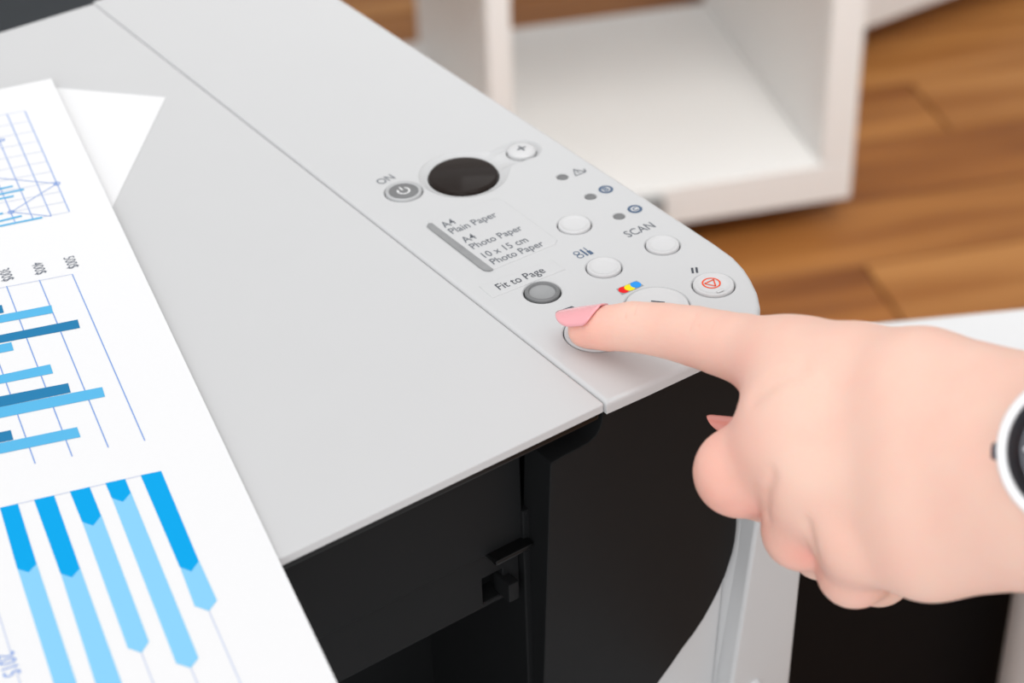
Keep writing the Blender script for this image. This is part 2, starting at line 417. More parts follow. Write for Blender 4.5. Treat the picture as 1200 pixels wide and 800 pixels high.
def button(name, c, r, h=0.00055, mats='button', dish=0.00035):
    return P(lathe(name, [(0, h - dish), (r * 0.6, h - dish * 0.95), (r * 0.78, h - dish * 0.8), (r * 0.86, h - dish * 0.1), (r * 0.91, h), (r * 0.95, h - 0.00006), (r * 0.985, h - 0.00025), (r, h - 0.0006), (r, -0.003)], (c[0], c[1], 0), mats))
bts = {k: button(k_, *BT[k]) for k, k_ in (('menu', 'menu_button'), ('maint', 'maintenance_button'), ('scan', 'scan_button'))}
bts['stop'] = button('stop_button', *BT['stop'])
bts['black'] = button('start_button', black_c, 0.0083, 0.0004)
bts['color'] = button('start_button', color_c, 0.0083, 0.0005)
plus = P(lathe('copies_button', [(0, 0.0005), (0.0030, 0.0005), (0.0036, 0.00035), (0.0042, -0.0002), (0.0043, -0.003)], (plus_c.x, plus_c.y, 0), 'button'))
f = Flat(0.00053); pl = plus_c
f.line(pl + Vector((-0.0015, 0)), pl + Vector((0.0015, 0)), 0.00055); f.line(pl + Vector((0, -0.0015)), pl + Vector((0, 0.0015)), 0.00055, 0, 0.00001)
f.done('plus_sign', ['ink_dark'], plus)
# power button: grey face in a paler rim, white power sign
pw = P(lathe('power_button', [(0, 0.0003), (0.0040, 0.0003), (0.0042, 0.0002), (0.0046, 0.0005), (0.0050, 0.0004), (0.0052, 0.0), (0.0052, -0.003)], (power_c.x, power_c.y, 0), ['grey_dark', 'grey_rim'], matidx=[0, 0, 1, 1, 1, 1]))
f = Flat(0.00034); f.ring(power_c, 0.0019, 0.0005, 0, 0, math.radians(90 + 40), math.radians(90 + 320))
f.line(power_c + Vector((0, 0.0004, 0)), power_c + Vector((0, 0.0023, 0)), 0.0005, 0, 0.00001)
f.done('power_sign', ['ink_white'], pw)
fb = P(lathe('fit_to_page_button', [(0, -0.0001), (0.0032, -0.0001), (0.0034, 0.0), (0.0037, 0.0005), (0.0042, 0.0006), (0.0046, 0.0003), (0.0047, -0.003)], (fit_c.x, fit_c.y, 0), ['grey_mid', 'grey_dark'], matidx=[0, 0, 1, 1, 1, 1]))
# stop sign on its button, a raised dash
sc0 = Vector(BT['stop'][0]); hz = 0.00028
f = Flat(hz); ic = at_z(833.5, 332.5); f.ring(ic, 0.0025, 0.00045)
tri = [ic + Vector((1.75e-3 * math.cos(math.radians(t)), 1.75e-3 * math.sin(math.radians(t)), 0)) for t in (-90, 30, 150)]
for i in range(3): f.line(tri[i], tri[(i + 1) % 3], 0.0004, 0, 0.00001)
f.done('stop_sign', ['ink_red'], bts['stop'])
da = at_z(840.5, 341.5, 0.0007); db = at_z(848.5, 338.8, 0.0007)
box('raised_dash', (da.x, da.y - 0.0004, 0.0004), (db.x, da.y + 0.0004, 0.0006), 'button', bts['stop'], 0.00018)
for k in bts.values(): pass
# lamps
for c in led_c: P(lathe('lamp', [(0, 0.00005), (0.0012, 0.00002), (0.00155, -0.0001), (0.00155, -0.003)], (c.x, c.y, 0), 'led', n=24))
# printed marks
Z1 = 0.00006
f = Flat(Z1)
t0 = at_z(677.5, 201.5)                                    # warning triangle with a small bolt
q = [t0 + Vector(v) for v in ((-0.0019, -0.0013, 0), (0.0017, -0.0013, 0), (-0.0001, 0.0020, 0))]
for i in range(3): f.line(q[i], q[(i + 1) % 3], 0.00035)
f.line(t0 + Vector((-0.0001, -0.0007, 0)), t0 + Vector((-0.0001, 0.0008, 0)), 0.0003, 0, 0.00001)
f.line(t0 + Vector((0.0019, -0.0012, 0)), t0 + Vector((0.0023, 0.0004, 0)), 0.0004, 0, 0.00001)
f.done('warning_sign', ['ink'], panel)
for ch, q in (('B', (710, 222)), ('C', (744, 245))):
    c = at_z(*q); f = Flat(Z1); f.disc(c, 0.0021); f.disc(c, 0.0013 if ch == 'B' else 0.00125, 1, 0.00002)
    o = f.done('ink_lamp_sign', ['ink_blue', 'shell'], panel)
    text('letter', ch, (c.x - 0.00075, c.y - 0.0009), (c.x + 0.00075, c.y - 0.0009), Z1 + 0.00005, 'ink_blue', panel, 1.0, 0.03)
# maintenance sign: two tools
f = Flat(Z1); c = at_z(683, 296.5)
f.ring(c + Vector((-0.0014, 0.0010, 0)), 0.0009, 0.0003); f.ring(c + Vector((-0.0014, -0.0008, 0)), 0.0010, 0.0003)
f.line(c + Vector((0.0004, -0.0018, 0)), c + Vector((0.0004, 0.0018, 0)), 0.0006); f.line(c + Vector((0.0017, -0.0020, 0)), c + Vector((0.0017, 0.0000, 0)), 0.0011, 0, 0.00001); f.line(c + Vector((0.0017, 0, 0)), c + Vector((0.0017, 0.0020, 0)), 0.0003)
f.done('tools_sign', ['ink_blue'], panel)
f = Flat(Z1)                                                # two dashes above the stop button
f.pxline((811, 313.5), (812, 320), 0.0006); f.pxline((816, 313), (817, 319.5), 0.0006); f.done('dash_marks', ['ink_dark'], panel)
f = Flat(Z1)                                                # colour start sign
f.px([(722, 338.5), (746, 328.5), (754.5, 334.5), (729, 345.5)])
for (x, y), mi in (((731, 339.5), 1), ((738, 336.8), 2), ((745, 333.5), 3)):
    f.disc(at_z(x, y, Z1), 0.00145, mi, 0.00002 + mi * 0.000004)
f.done('colour_copy_sign', ['grey_mid', 'red', 'yellow', 'blue'], panel)
f = Flat(Z1); f.px([(653, 364.5), (658, 368), (676, 361), (670, 358.5)]); f.done('black_copy_sign', ['ink_dark'], panel)
f = Flat(0.00024); f.pxline((763, 352.5), (779, 354), 0.0005); f.done('start_mark', ['ink_dark'], bts['color'])
pxtext('on_lettering', 'ON', (446.5, 216.5), (464, 208.5), Z1, 'ink', panel)
pxtext('scan_lettering', 'SCAN', (737, 278), (769, 265.5), Z1, 'ink', panel)
# thin raised plates with the paper list
plate = slab('label_plate', [tuple(at_z(x, y)[:2]) for x, y in [(500, 259.5), (570, 235.2), (581, 232.6), (590, 235.2), (653, 281.5), (651, 286.5), (578, 316.5)]], 0.00022, -0.0005, 'shell', panel, bevel=0.0003, seg=2)
plate2 = slab('label_plate', [tuple(at_z(x, y)[:2]) for x, y in [(561, 336), (646, 304.5), (663, 316), (650, 321), (577, 349.5)]], 0.00022, -0.0005, 'shell', panel, bevel=0.0003, seg=2)
f = Flat(0.00028); f.px([(500, 265), (502, 261.5), (506, 261), (578.5, 315.5), (574, 317.3), (567, 316.5), (561, 312.5)]); f.done('lamp_strip', ['strip'], panel)
Z2 = 0.00028
for s, a, b in (('A4', (521.5, 267), (535.5, 261)), ('Plain Paper', (530.5, 274), (584, 253)), ('A4', (545.5, 284.5), (559.5, 278.5)), ('Photo Paper', (555, 291.8), (613.5, 268.6)),
                ('10 x 15 cm', (569, 302), (620, 282.5)), ('Photo Paper', (578.8, 309.7), (638.8, 287))):
    pxtext('list_lettering', s, a, b, Z2, 'ink', panel)
pxtext('fit_lettering', 'Fit to Page', (586, 339.5), (640, 318.5), Z2, 'ink_dark', panel, 1.22, 0.002)

# lid
LX = -0.345
lid = P(slab('lid', [(LX, -0.0008), (-0.0006, -0.0008), (-0.0001, -0.0003), (-0.0001, 0.2778), (-0.0007, 0.2783), (LX, 0.2783)], -0.0004, -0.0027, 'shell', bevel=0.0004))
lip = box('gap_filler', (-0.002, 0.0006, -0.0024), (0.0012, 0.277, -0.0014), 'shell', lid)  # white strip added in the seam so the gap reads lighter
SL = 0.06
FM = Matrix(((1, 0, 0, 0), (0, -SL, -1, 0), (0, 1, 0, 0), (0, 0, 0, 1)))      # plate coords (x, z, outwards) -> the printer's slightly undercut front
def fpt(px, py, off=0.0): 
    p = at_y(px, py, off, SL); return (p.x, p.z)
def front(off): return Matrix.Translation((0, off, 0)) @ FM
# black front door with its scooped upper corner and swept right side
OFF = 0.0008
loop = [(0.0003, -0.0036), fpt(706, 480, OFF), fpt(705.5, 492, OFF), fpt(703, 502, OFF), fpt(698, 511, OFF), fpt(690, 518, OFF), fpt(678, 525, OFF), fpt(662, 533, OFF),
        fpt(650, 540, OFF), fpt(646.5, 542.5, OFF), fpt(645, 546, OFF), fpt(642, 640, OFF), fpt(637, 800, OFF), (fpt(637, 800, OFF)[0] - 0.002, -0.13), (-0.010, -0.1305)]
loop += [fpt(745, 832, OFF)] + [fpt(x, y, OFF) for x, y in ((772.5, 799), (787, 779), (800, 760), (813, 743), (825, 725), (835, 707), (842.5, 692), (850, 675), (855, 660), (859, 647), (861.5, 635), (863.5, 618), (864, 605))]
loop += [(fpt(864, 605, OFF)[0] + 0.0002, -0.03), (fpt(864, 605, OFF)[0] + 0.0002, -0.0036)]
door = P(slab('front_door', loop, 0.0, -0.0105, 'black', bevel=0.0005, to_world=front(OFF), seg=2))
# pale casing behind it, with the printer's rounded corner
cas = [(0.004, 0.0130), (0.049, 0.0130), (0.0525, 0.0060), (0.0575, 0.0095), (0.0615, 0.0145), (0.0642, 0.0200), (0.0660, 0.0265), (0.0672, 0.036), (0.0676, 0.06), (0.0676, 0.2795), (0.004, 0.2795)]
casing = P(slab('casing', cas, -0.0036, -0.157, 'shell_front', bevel=0.0006, seg=2))
P(slab('front_frame', [(0.008, -0.156), (0.0490, -0.156), (0.0490, -0.0038), (0.008, -0.0038)], 0.0, -0.003, 'shell_front', bevel=0.0004, to_world=front(0.0026), seg=2))
# corner post with a bright rounded edge, standing proud of the front
PO = -0.0042
pa, pb, pc, pd_ = fpt(888, 607, PO), fpt(858, 799, PO), fpt(940, 668, PO), fpt(926, 800, PO)
k = (pb[0] - pa[0]) / (pb[1] - pa[1]); k2 = (pd_[0] - pc[0]) / (pd_[1] - pc[1])
la = lambda z: pa[0] + k * (z - pa[1])
ra = lambda z: pc[0] + k2 * (z - pc[1])
post = P(slab('corner_post', [(la(-0.156), -0.156), (ra(-0.156), -0.156), (ra(-0.045), -0.045), (ra(-0.045) - 0.003, -0.041), (la(-0.045) + 0.003, -0.041), (la(-0.045), -0.045)], 0.0, -0.016, 'shell_front', bevel=0.0014, to_world=front(PO), seg=4))
e = fpt(884, 799, PO)
lathe('latch_nub', [(0, 0.0016), (0.0012, 0.0014), (0.0022, 0.0006), (0.0027, -0.001), (0.0027, -0.004)], (e[0], PO - SL * e[1], e[1] - 0.0012), 'button', post, n=24, axis=(0, -1, 0.25))
# scanner frame under the lid
P(box('scanner_trim', (LX + 0.004, 0.0006, -0.0058), (-0.0006, 0.02, -0.0028), 'black_gloss', None, 0.0006))
P(box('scanner_trim', (LX + 0.006, 0.0035, -0.0090), (-0.002, 0.022, -0.0059), 'black', None, 0.0008))
IY = 0.012
s1 = at_y(600, 640, IY); s2 = at_y(395, 735, IY); l1 = at_y(573, 713.7, IY); l2 = at_y(402, 800, IY)
zs = (s1.z + s2.z) / 2; zl = (l1.z + l2.z) / 2
rx = at_y(612, 600, IY).x
P(box('front_cover', (LX + 0.01, IY, zs + 0.00005), (rx, 0.05, -0.0092), 'black', None, 0.0005, 3))
hx0 = at_y(566, 690, IY + 0.001); hx1 = at_y(590, 690, IY + 0.001)
hz0 = at_y(578, 672, IY + 0.001).z; hz1 = at_y(578, 701, IY + 0.001).z
BM_ = Matrix(((1, 0, 0, 0), (0, 0, -1, IY + 0.001), (0, 1, 0, 0), (0, 0, 0, 1)))
P(slab('lower_band', [(LX + 0.01, zl), (rx - 0.001, zl), (rx - 0.001, zs - 0.00005), (LX + 0.01, zs - 0.00005)], 0.0, -0.006, 'black', bevel=0.0002, to_world=BM_, seg=2,
       holes=[[(hx0.x, hz1), (hx1.x, hz1), (hx1.x, hz0), (hx0.x, hz0)]], hole_bevel=0.0003))
q0 = at_y(572, 653, IY); q1 = at_y(613, 640, IY)
P(box('ledge', (q0.x, IY - 0.0035, zs - 0.0016), (q1.x + 0.001, IY + 0.004, zs + 0.0002), 'black_gloss', None, 0.0006))
q2 = at_y(591, 690, IY - 0.001); q3 = at_y(604, 690, IY - 0.001)
P(box('catch', (q2.x, IY - 0.003, hz1 - 0.0002), (q3.x, IY + 0.004, hz0 - 0.0024), 'black', None, 0.0006))
P(box('inner_wall', (rx - 0.0006, IY - 0.0008, -0.156), (0.0035, 0.2, -0.034), 'black', None, 0.0008))
P(box('inner_wall', (-0.0125, IY + 0.004, -0.034), (0.0035, 0.2, -0.0094), 'black_gloss', None, 0.0008))
P(box('inner_back', (LX + 0.012, 0.06, -0.156), (rx, 0.2, zl - 0.002), 'black', None, 0.001))
P(box('base', (LX + 0.004, 0.004, -0.157), (0.0038, 0.275, -0.150), 'black', None, 0.001))
P(box('side_casing', (LX, 0.0035, -0.150), (LX + 0.0095, 0.2795, -0.003), 'shell_front', None, 0.002))
P(box('back_casing', (LX + 0.010, 0.272, -0.150), (0.0035, 0.2795, -0.003), 'shell_front', None, 0.001))
for fx in (LX + 0.03, 0.03):
    for fy in (0.045, 0.24): pass


# ------------------------------------------------------------------ papers on the lid
def at_plane(px, py, p0, n):
    d = ray(px, py); t = (p0 - Vector(CAM)).dot(n) / d.dot(n); return Vector(CAM) + d * t
A0 = at_z(60, 92, 0.0019); B0 = at_z(395, 800, 0.0001)
pv = (B0 - A0).normalized(); pu = Vector((pv.y, -pv.x, 0)).normalized(); pn = pu.cross(pv).normalized()
if pn.z < 0: pn = -pn
def sheet(name, A, u, v, n, w, h, label):
    o = None
    bm = bmesh.new()
    top = [bm.verts.new(A + u * a * w + v * b * h) for a, b in ((0, 0), (1, 0), (1, 1), (0, 1))]
    low = [bm.verts.new(x.co - n * 0.00014) for x in top]
    bm.faces.new(top); bm.faces.new(low[::-1])
    for i in range(4): bm.faces.new((top[i], low[i], low[(i + 1) % 4], top[(i + 1) % 4]))
    c = A + u * w / 2 + v * h / 2
    for x in bm.verts: x.co -= c
    o = from_bm(name, bm, 'paper', None, 30, False); o.location = c
    o['label'] = label; o['category'] = 'paper'; return o, c
rep, rc = sheet('report_sheet', A0, pu, pv, pn, 0.21, 0.297, 'white sheet printed with blue bar and line charts lying on the printer lid')
A2 = at_z(194, 114, -0.0002); C2 = at_z(133, 240, -0.0002)
v2 = (C2 - A2).normalized(); u2 = (at_z(68, 103, -0.0002) - A2).normalized()
sh2, _ = sheet('blank_sheet', A2, u2, v2, Vector((0, 0, 1)), 0.045, 0.21, 'blank white sheet corner showing from under the chart sheet')
class Print(Flat):
    """flat print lying on the report sheet"""
    def __init__(s): s.bm = bmesh.new(); s.z = 0
    def poly(s, pts, mi=0, dz=0):
        f = s.bm.faces.new([s.bm.verts.new(Vector(p) + pn * (0.00006 + dz)) for p in pts]); f.material_index = mi
        f.normal_update()
        if f.normal.z < 0: f.normal_flip()
    def px(s, pts, mi=0, dz=0): s.poly([at_plane(x, y, A0, pn) for x, y in pts], mi, dz)
    def line(s, a, b, w, mi=0, dz=0):
        d = (b - a).normalized(); n = pn.cross(d) * w / 2; s.poly([a - n, b - n, b + n, a + n], mi, dz)
    def pxline(s, a, b, w, mi=0, dz=0): s.line(at_plane(*a, A0, pn), at_plane(*b, A0, pn), w, mi, dz)
    def node(s, p, r, mi, dz):
        c = at_plane(*p, A0, pn)
        for k in range(10):
            q = lambda rr, j: c + pu * rr * math.cos(j * .6283) + pv * rr * math.sin(j * .6283)
            s.poly([q(r * .6, k), q(r, k), q(r, k + 1), q(r * .6, k + 1)], mi, dz)
    def done(s, name, mats):
        for v in s.bm.verts: v.co -= rc
        me = bpy.data.meshes.new(name); s.bm.to_mesh(me); s.bm.free(); return link(name, me, mats, rep)
L = 0.00025
# line chart at the top
f = Print(); S = 1 / 2.667
c1 = lambda x, y: (x * S, y * S)
def lerp(a, b, t): return (a[0] + (b[0] - a[0]) * t, a[1] + (b[1] - a[1]) * t)
Rt, Rb = c1(78, 347), c1(217, 662); Lt, Lb = c1(-150, 388), c1(-20, 708)
for i in range(11): f.pxline(lerp(Lt, Lb, i / 10), lerp(Rt, Rb, i / 10), L * .9, 1)
for q in ((c1(78, 347), c1(217, 662)), (c1(22, 357), c1(160, 675)), (c1(-34, 367), c1(104, 686)), (c1(-90, 377), c1(48, 697))): f.pxline(*q, L * 1.1, 0, .00001)
pts = [c1(-60, 552), c1(178, 574), c1(35, 663), c1(160, 676)]
for i in range(3): f.pxline(pts[i], pts[i + 1], L * 1.1, 2, .00002)
f.pxline(c1(-40, 470), c1(6, 438), L * 1.1, 2, .00002)
for q in (c1(178, 574), c1(35, 663), c1(5, 438)): f.node(q, 0.0010, 2, .00003)
for a, b in ((c1(-60, 604), c1(40, 582)), (c1(-60, 620), c1(75, 592)), (c1(-60, 634), c1(43, 613)), (c1(-60, 719), c1(132, 680)), (c1(-60, 706), c1(68, 675)), (c1(-60, 682), c1(9, 667))): f.pxline(a, b, 0.0009, 3, .00004)
f.done('line_chart', ['pr_line', 'pr_grid', 'pr_line', 'pr_bar2'])
# bar chart in the middle
f = Print(); S2 = 1 / 2.857
c2 = lambda x, y: (x * S2, 280 + y * S2)
f.pxline(c2(-60, 176), c2(242, 118), L, 1)
for a, b in (((242, 118), (485, 675)), ((132, 138), (363, 698)), ((22, 158), (242, 728)), ((-88, 180), (118, 752))): f.pxline(c2(*a), c2(*b), L * 1.2, 0, .00001)
for mi, q in ((2, [(-60, 235), (6, 221), (13, 247), (-60, 262)]), (3, [(-60, 267), (172, 222), (178, 248), (-60, 293)]), (2, [(-60, 334), (260, 270), (268, 298), (-60, 360)]),
              (3, [(-60, 366), (38, 346), (46, 373), (-60, 394)]), (3, [(-60, 469), (168, 420), (178, 450), (-60, 497)]), (2, [(-60, 539), (228, 483), (237, 514), (-60, 575)]),
              (3, [(-60, 575), (342, 496), (352, 528), (-60, 612)]), (2, [(-60, 660), (36, 640), (45, 672), (-60, 694)]), (3, [(-60, 696), (258, 630), (270, 663), (-60, 732)])):
    f.px([c2(*p) for p in q], mi, .00003)
f.done('bar_chart', ['pr_line', 'pr_grid', 'pr_bar', 'pr_bar2'])
# arrow chart at the bottom
f = Print()
c3 = lambda x, y: (x * S2, 530 + y * S2)
f.pxline(c3(-60, 200), c3(540, 62), L, 2)
D_, L_ = 0, 1
for q in ([(0, 186), (60, 172), (123, 373), (96, 402), (58, 390)], [(114, 159), (181, 144), (268, 388), (241, 419), (203, 406)], [(234, 131), (300, 116), (339, 212), (312, 246), (275, 233)],
          [(353, 103), (419, 89), (438, 135), (412, 166), (374, 153)], [(471, 77), (540, 63), (666, 364), (641, 399), (602, 384)]): f.px([c3(*p) for p in q], D_, .00002)
for q in ([(58, 388), (123, 371), (283, 850), (204, 850)], [(203, 404), (268, 386), (436, 850), (344, 850)], [(275, 231), (339, 210), (499, 634), (474, 671), (428, 655)],
          [(374, 151), (438, 133), (665, 688), (639, 722), (590, 706)], [(602, 382), (666, 362), (727, 496), (700, 531), (652, 515)]): f.px([c3(*p) for p in q], L_, .00001)
for a, b in (((474, 671), (535, 830)), ((639, 722), (690, 840)), ((700, 531), (835, 840)), ((-10, 520), (85, 830))): f.pxline(c3(*a), c3(*b), L * 1.1, 2)
f.done('arrow_chart', ['pr_dark', 'pr_light', 'pr_grid'])
def ptext(s, pa, pb, mat='pr_text'):
    a = at_plane(*pa, A0, pn); b = at_plane(*pb, A0, pn)
    o = text('axis_lettering', s, (0, 0), ((b - a).length, 0), 0, mat, rep, 1.35, 0.0)
    d = (b - a).normalized(); n = pn.cross(d)
    for v in o.data.vertices: v.co = a + d * v.co.x + n * v.co.y + pn * 0.00008 - rc
ptext('500$', (74, 302.5), (81, 315.5)); ptext('400$', (36.5, 309.5), (43.5, 322.5)); ptext('300$', (-2.5, 317), (4.5, 330.5)); ptext('2015', (-4, 768), (5, 795), 'pr_line')


# ------------------------------------------------------------------ the hand
# joints (x, y, z, radius) of the hand, metres
HAND_AXES = [(0.811278, -0.583919, -0.029451), (0.360885, 0.460499, 0.810989), (-0.459989, -0.668566, 0.58432)]
HAND_LO = [-0.0141, -0.0571, -0.0263]
HAND_HI = [0.2146, 0.0301, 0.2454]
HAND_H = 0.0008
HAND = {
    'back': [[(0.02081, -0.04317, 0.02506, 0.01009), (0.02298, -0.05883, 0.03025, 0.01238), (0.02471, -0.07671, 0.03648, 0.01373), (0.03049, -0.10376, 0.03866, 0.01658), (0.03287, -0.12351, 0.04789, 0.01502), (0.04433, -0.1773, 0.06724, 0.01811), (0.04508, -0.26248, 0.10729, 0.02195)], [(0.01323, -0.05529, 0.02149, 0.01005), (0.01984, -0.08469, 0.0307, 0.01376), (0.02615, -0.10804, 0.03634, 0.0166)], [(0.00875, -0.06687, 0.01498, 0.00917), (0.01602, -0.08957, 0.02212, 0.01412), (0.02599, -0.10896, 0.03173, 0.01669)], [(0.00678, -0.08001, 0.00867, 0.00904), (0.01494, -0.0918, 0.01324, 0.01334), (0.02697, -0.10896, 0.02652, 0.01633), (0.03168, -0.12678, 0.03637, 0.01485), (0.04368, -0.18164, 0.0532, 0.01765), (0.04073, -0.26803, 0.0975, 0.0214)], [(0.02678, -0.05314, 0.00723, 0.01082), (0.03686, -0.07599, 0.00955, 0.01578), (0.03622, -0.10093, 0.02502, 0.01694)]],
    'index': [(0.01063, 0.0203, 0.00495, 0.00477), (0.01278, 0.01446, 0.00767, 0.00567), (0.01548, 0.00779, 0.01072, 0.00624), (0.01787, -0.00163, 0.01381, 0.00665), (0.01913, -0.01108, 0.01682, 0.00725), (0.01963, -0.01959, 0.01945, 0.00764), (0.02014, -0.02694, 0.02171, 0.00822), (0.02066, -0.04329, 0.02567, 0.00969)],
    'middle': [(0.01429, -0.05671, 0.02327, 0.01001), (0.00855, -0.05266, 0.01568, 0.00956), (0.00318, -0.0455, 0.00595, 0.00936), (0.01112, -0.0468, -0.00126, 0.00757), (0.02963, -0.04352, -0.01375, 0.00687)],
    'ring': [(0.00962, -0.06703, 0.01463, 0.00918), (0.00718, -0.06569, 0.00825, 0.00834), (0.00591, -0.06346, -0.00047, 0.00789), (0.01638, -0.0605, -0.0128, 0.00698), (0.02861, -0.05792, -0.01734, 0.00595)],
    'pinky': [(0.00665, -0.08017, 0.00838, 0.00886), (0.00944, -0.0768, -0.0044, 0.00743), (0.02095, -0.07375, -0.01409, 0.00651), (0.03138, -0.06901, -0.01758, 0.00587)],
    'thumb': [(0.04166, -0.06385, 0.00669, 0.01159), (0.03392, -0.04004, -0.00981, 0.00892), (0.02501, -0.02627, -0.00792, 0.00491)],
    'bumps': [((0.01349, -0.05477, 0.02434), 0.0105, 0.012), ((0.00892, -0.06369, 0.01567), 0.0098, 0.012)],
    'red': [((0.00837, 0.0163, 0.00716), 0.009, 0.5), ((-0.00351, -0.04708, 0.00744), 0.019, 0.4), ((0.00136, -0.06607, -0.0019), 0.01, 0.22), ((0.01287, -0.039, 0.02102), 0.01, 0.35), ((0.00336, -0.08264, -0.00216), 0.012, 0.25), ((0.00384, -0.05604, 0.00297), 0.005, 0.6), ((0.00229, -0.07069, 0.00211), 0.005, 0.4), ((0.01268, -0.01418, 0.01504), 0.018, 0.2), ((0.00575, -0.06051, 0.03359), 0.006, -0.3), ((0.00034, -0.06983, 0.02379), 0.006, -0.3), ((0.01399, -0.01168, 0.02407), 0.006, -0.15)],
    'creases': [((0.00264, -0.04968, 0.03011), (0.00947, -0.05609, 0.03805), 0.0022, 0.0011), ((-0.00346, -0.06292, 0.02002), (-0.00311, -0.06156, 0.00697), 0.001, 0.0013), ((-0.00252, -0.07331, 0.01331), (-0.00246, -0.07676, 0.00612), 0.001, 0.001), ((-0.00559, -0.04892, 0.0016), (-0.00394, -0.06174, 0.0138), 0.001, 0.0006)],
}
HAND_K = {'back': 0.006, 'index': 0.009, 'fist': 0.004}
HAND_PLANE = 0.0003
SKIN_A = srgb(241, 202, 184)
SKIN_B = srgb(246, 168, 152)
NAILS = [('fingernail', (0.01247, 0.01405, 0.00867), (0.0084, 0.02692, 0.00222), (0.0408, 0.1835, 0.9822), 0.0055, 0.005, 64, 'nail', 'pale pink varnished nail of the index finger'), ('fingernail', (0.02402, -0.02816, -0.00572), (0.01942, -0.01617, -0.0076), (0.1016, 0.1787, 0.9786), 0.0044, 0.0032, 65, 'nail2', 'coral pink tip of the thumb nail')]
WATCH = {'c': (0.01437, -0.1242, 0.05649), 'n': (-0.6773, -0.4401, 0.5895), 'r': 0.015, 'left': (-0.7922, 0.6062, 0.0699), 'crown': 0.0008, 'strap': {'c': (0.02624, -0.12049, 0.04441), 'axis': (0.5924, -0.7968, 0.1191), 'e1': (-0.3609, -0.4605, -0.811), 'a': 0.0225, 'b': 0.0165, 'w': 0.006}}
HAND_FINE = 0.0934
WRINKLES = [((0.02203, -0.01438, 0.02523), (0.01481, -0.0171, 0.02503)), ((0.02019, -0.01378, 0.02545), (0.01528, -0.01474, 0.02448)), ((0.01759, -0.0132, 0.02505), (0.01391, -0.01518, 0.02339)), ((0.01895, -0.02025, 0.02786), (0.01505, -0.02128, 0.02654)), ((0.01542, 0.00812, 0.01727), (0.01167, 0.00603, 0.01602)), ((0.01652, 0.00686, 0.01774), (0.01302, 0.00414, 0.01747)), ((-0.00553, -0.04996, 0.00253), (-0.00401, -0.06204, 0.01452))]
def cone_sdf(X, a, b, ra, rb):
    """signed distance to a round cone from a to b"""
    ba = b - a; l2 = float(ba @ ba); rr = ra - rb; a2 = l2 - rr * rr; il2 = 1 / l2
    pa = X - a; y = pa @ ba; z = y - l2
    t = pa * l2 - y[:, None] * ba
    x2 = np.einsum('ij,ij->i', t, t); y2 = y * y * l2; z2 = z * z * l2
    k = np.sign(rr) * rr * rr * x2
    d = (np.sqrt(np.maximum(x2 * a2 * il2, 0)) + y * rr) * il2 - ra
    m1 = np.sign(z) * a2 * z2 > k; d[m1] = np.sqrt(x2[m1] + z2[m1]) * il2 - rb
    m2 = (~m1) & (np.sign(y) * a2 * y2 < k); d[m2] = np.sqrt(x2[m2] + y2[m2]) * il2 - ra
    return d
def smin(a, b, k):
    h = np.maximum(k - np.abs(a - b), 0) / k
    return np.minimum(a, b) - h * h * k * 0.25
def smax(a, b, k): return -smin(-a, -b, k)
HB = np.array(HAND_AXES)                      # rows: the grid's own axes
def chain(X, pts, k=0.004):
    d = None
    for i in range(len(pts) - 1):
        a = np.array(pts[i][:3]); b = np.array(pts[i + 1][:3])
        e = cone_sdf(X, a, b, pts[i][3], pts[i + 1][3])
        d = e if d is None else smin(d, e, k)
    return d
def hand_sdf(X):
    back = None
    for c in HAND['back']:
        e = chain(X, c, 0.003); back = e if back is None else smin(back, e, HAND_K['back'])
    f = {k: chain(X, HAND[k], 0.0005 if k == 'index' else 0.004) for k in ('index', 'middle', 'ring', 'pinky', 'thumb')}
    d = smin(back, f['index'], HAND_K['index'])
    curled = smin(smin(f['middle'], f['ring'], 0.0012), f['pinky'], 0.0012)
    curled = smin(curled, f['thumb'], 0.001)
    d = smin(d, curled, HAND_K['fist'])
    for (p, r, k) in HAND['bumps']:
        d = smin(d, np.linalg.norm(X - np.array(p), axis=1) - r, k)
    for (p, q, r, dep) in HAND['creases']:    # skin folds: shallow grooves along short arcs
        p = np.array(p); q = np.array(q); pq = q - p
        t = np.clip(((X - p) @ pq) / (pq @ pq), 0, 1)
        dist = np.linalg.norm(X - p - t[:, None] * pq, axis=1)
        d = d + dep * np.exp(-(dist / r) ** 2)
    near = np.linalg.norm(X - np.array(HAND['index'][0][:3]), axis=1) < 0.02      # the finger pad flattens on the button
    d[near] = smax(d[near], HAND_PLANE - X[near, 2], 0.0012)
    return d
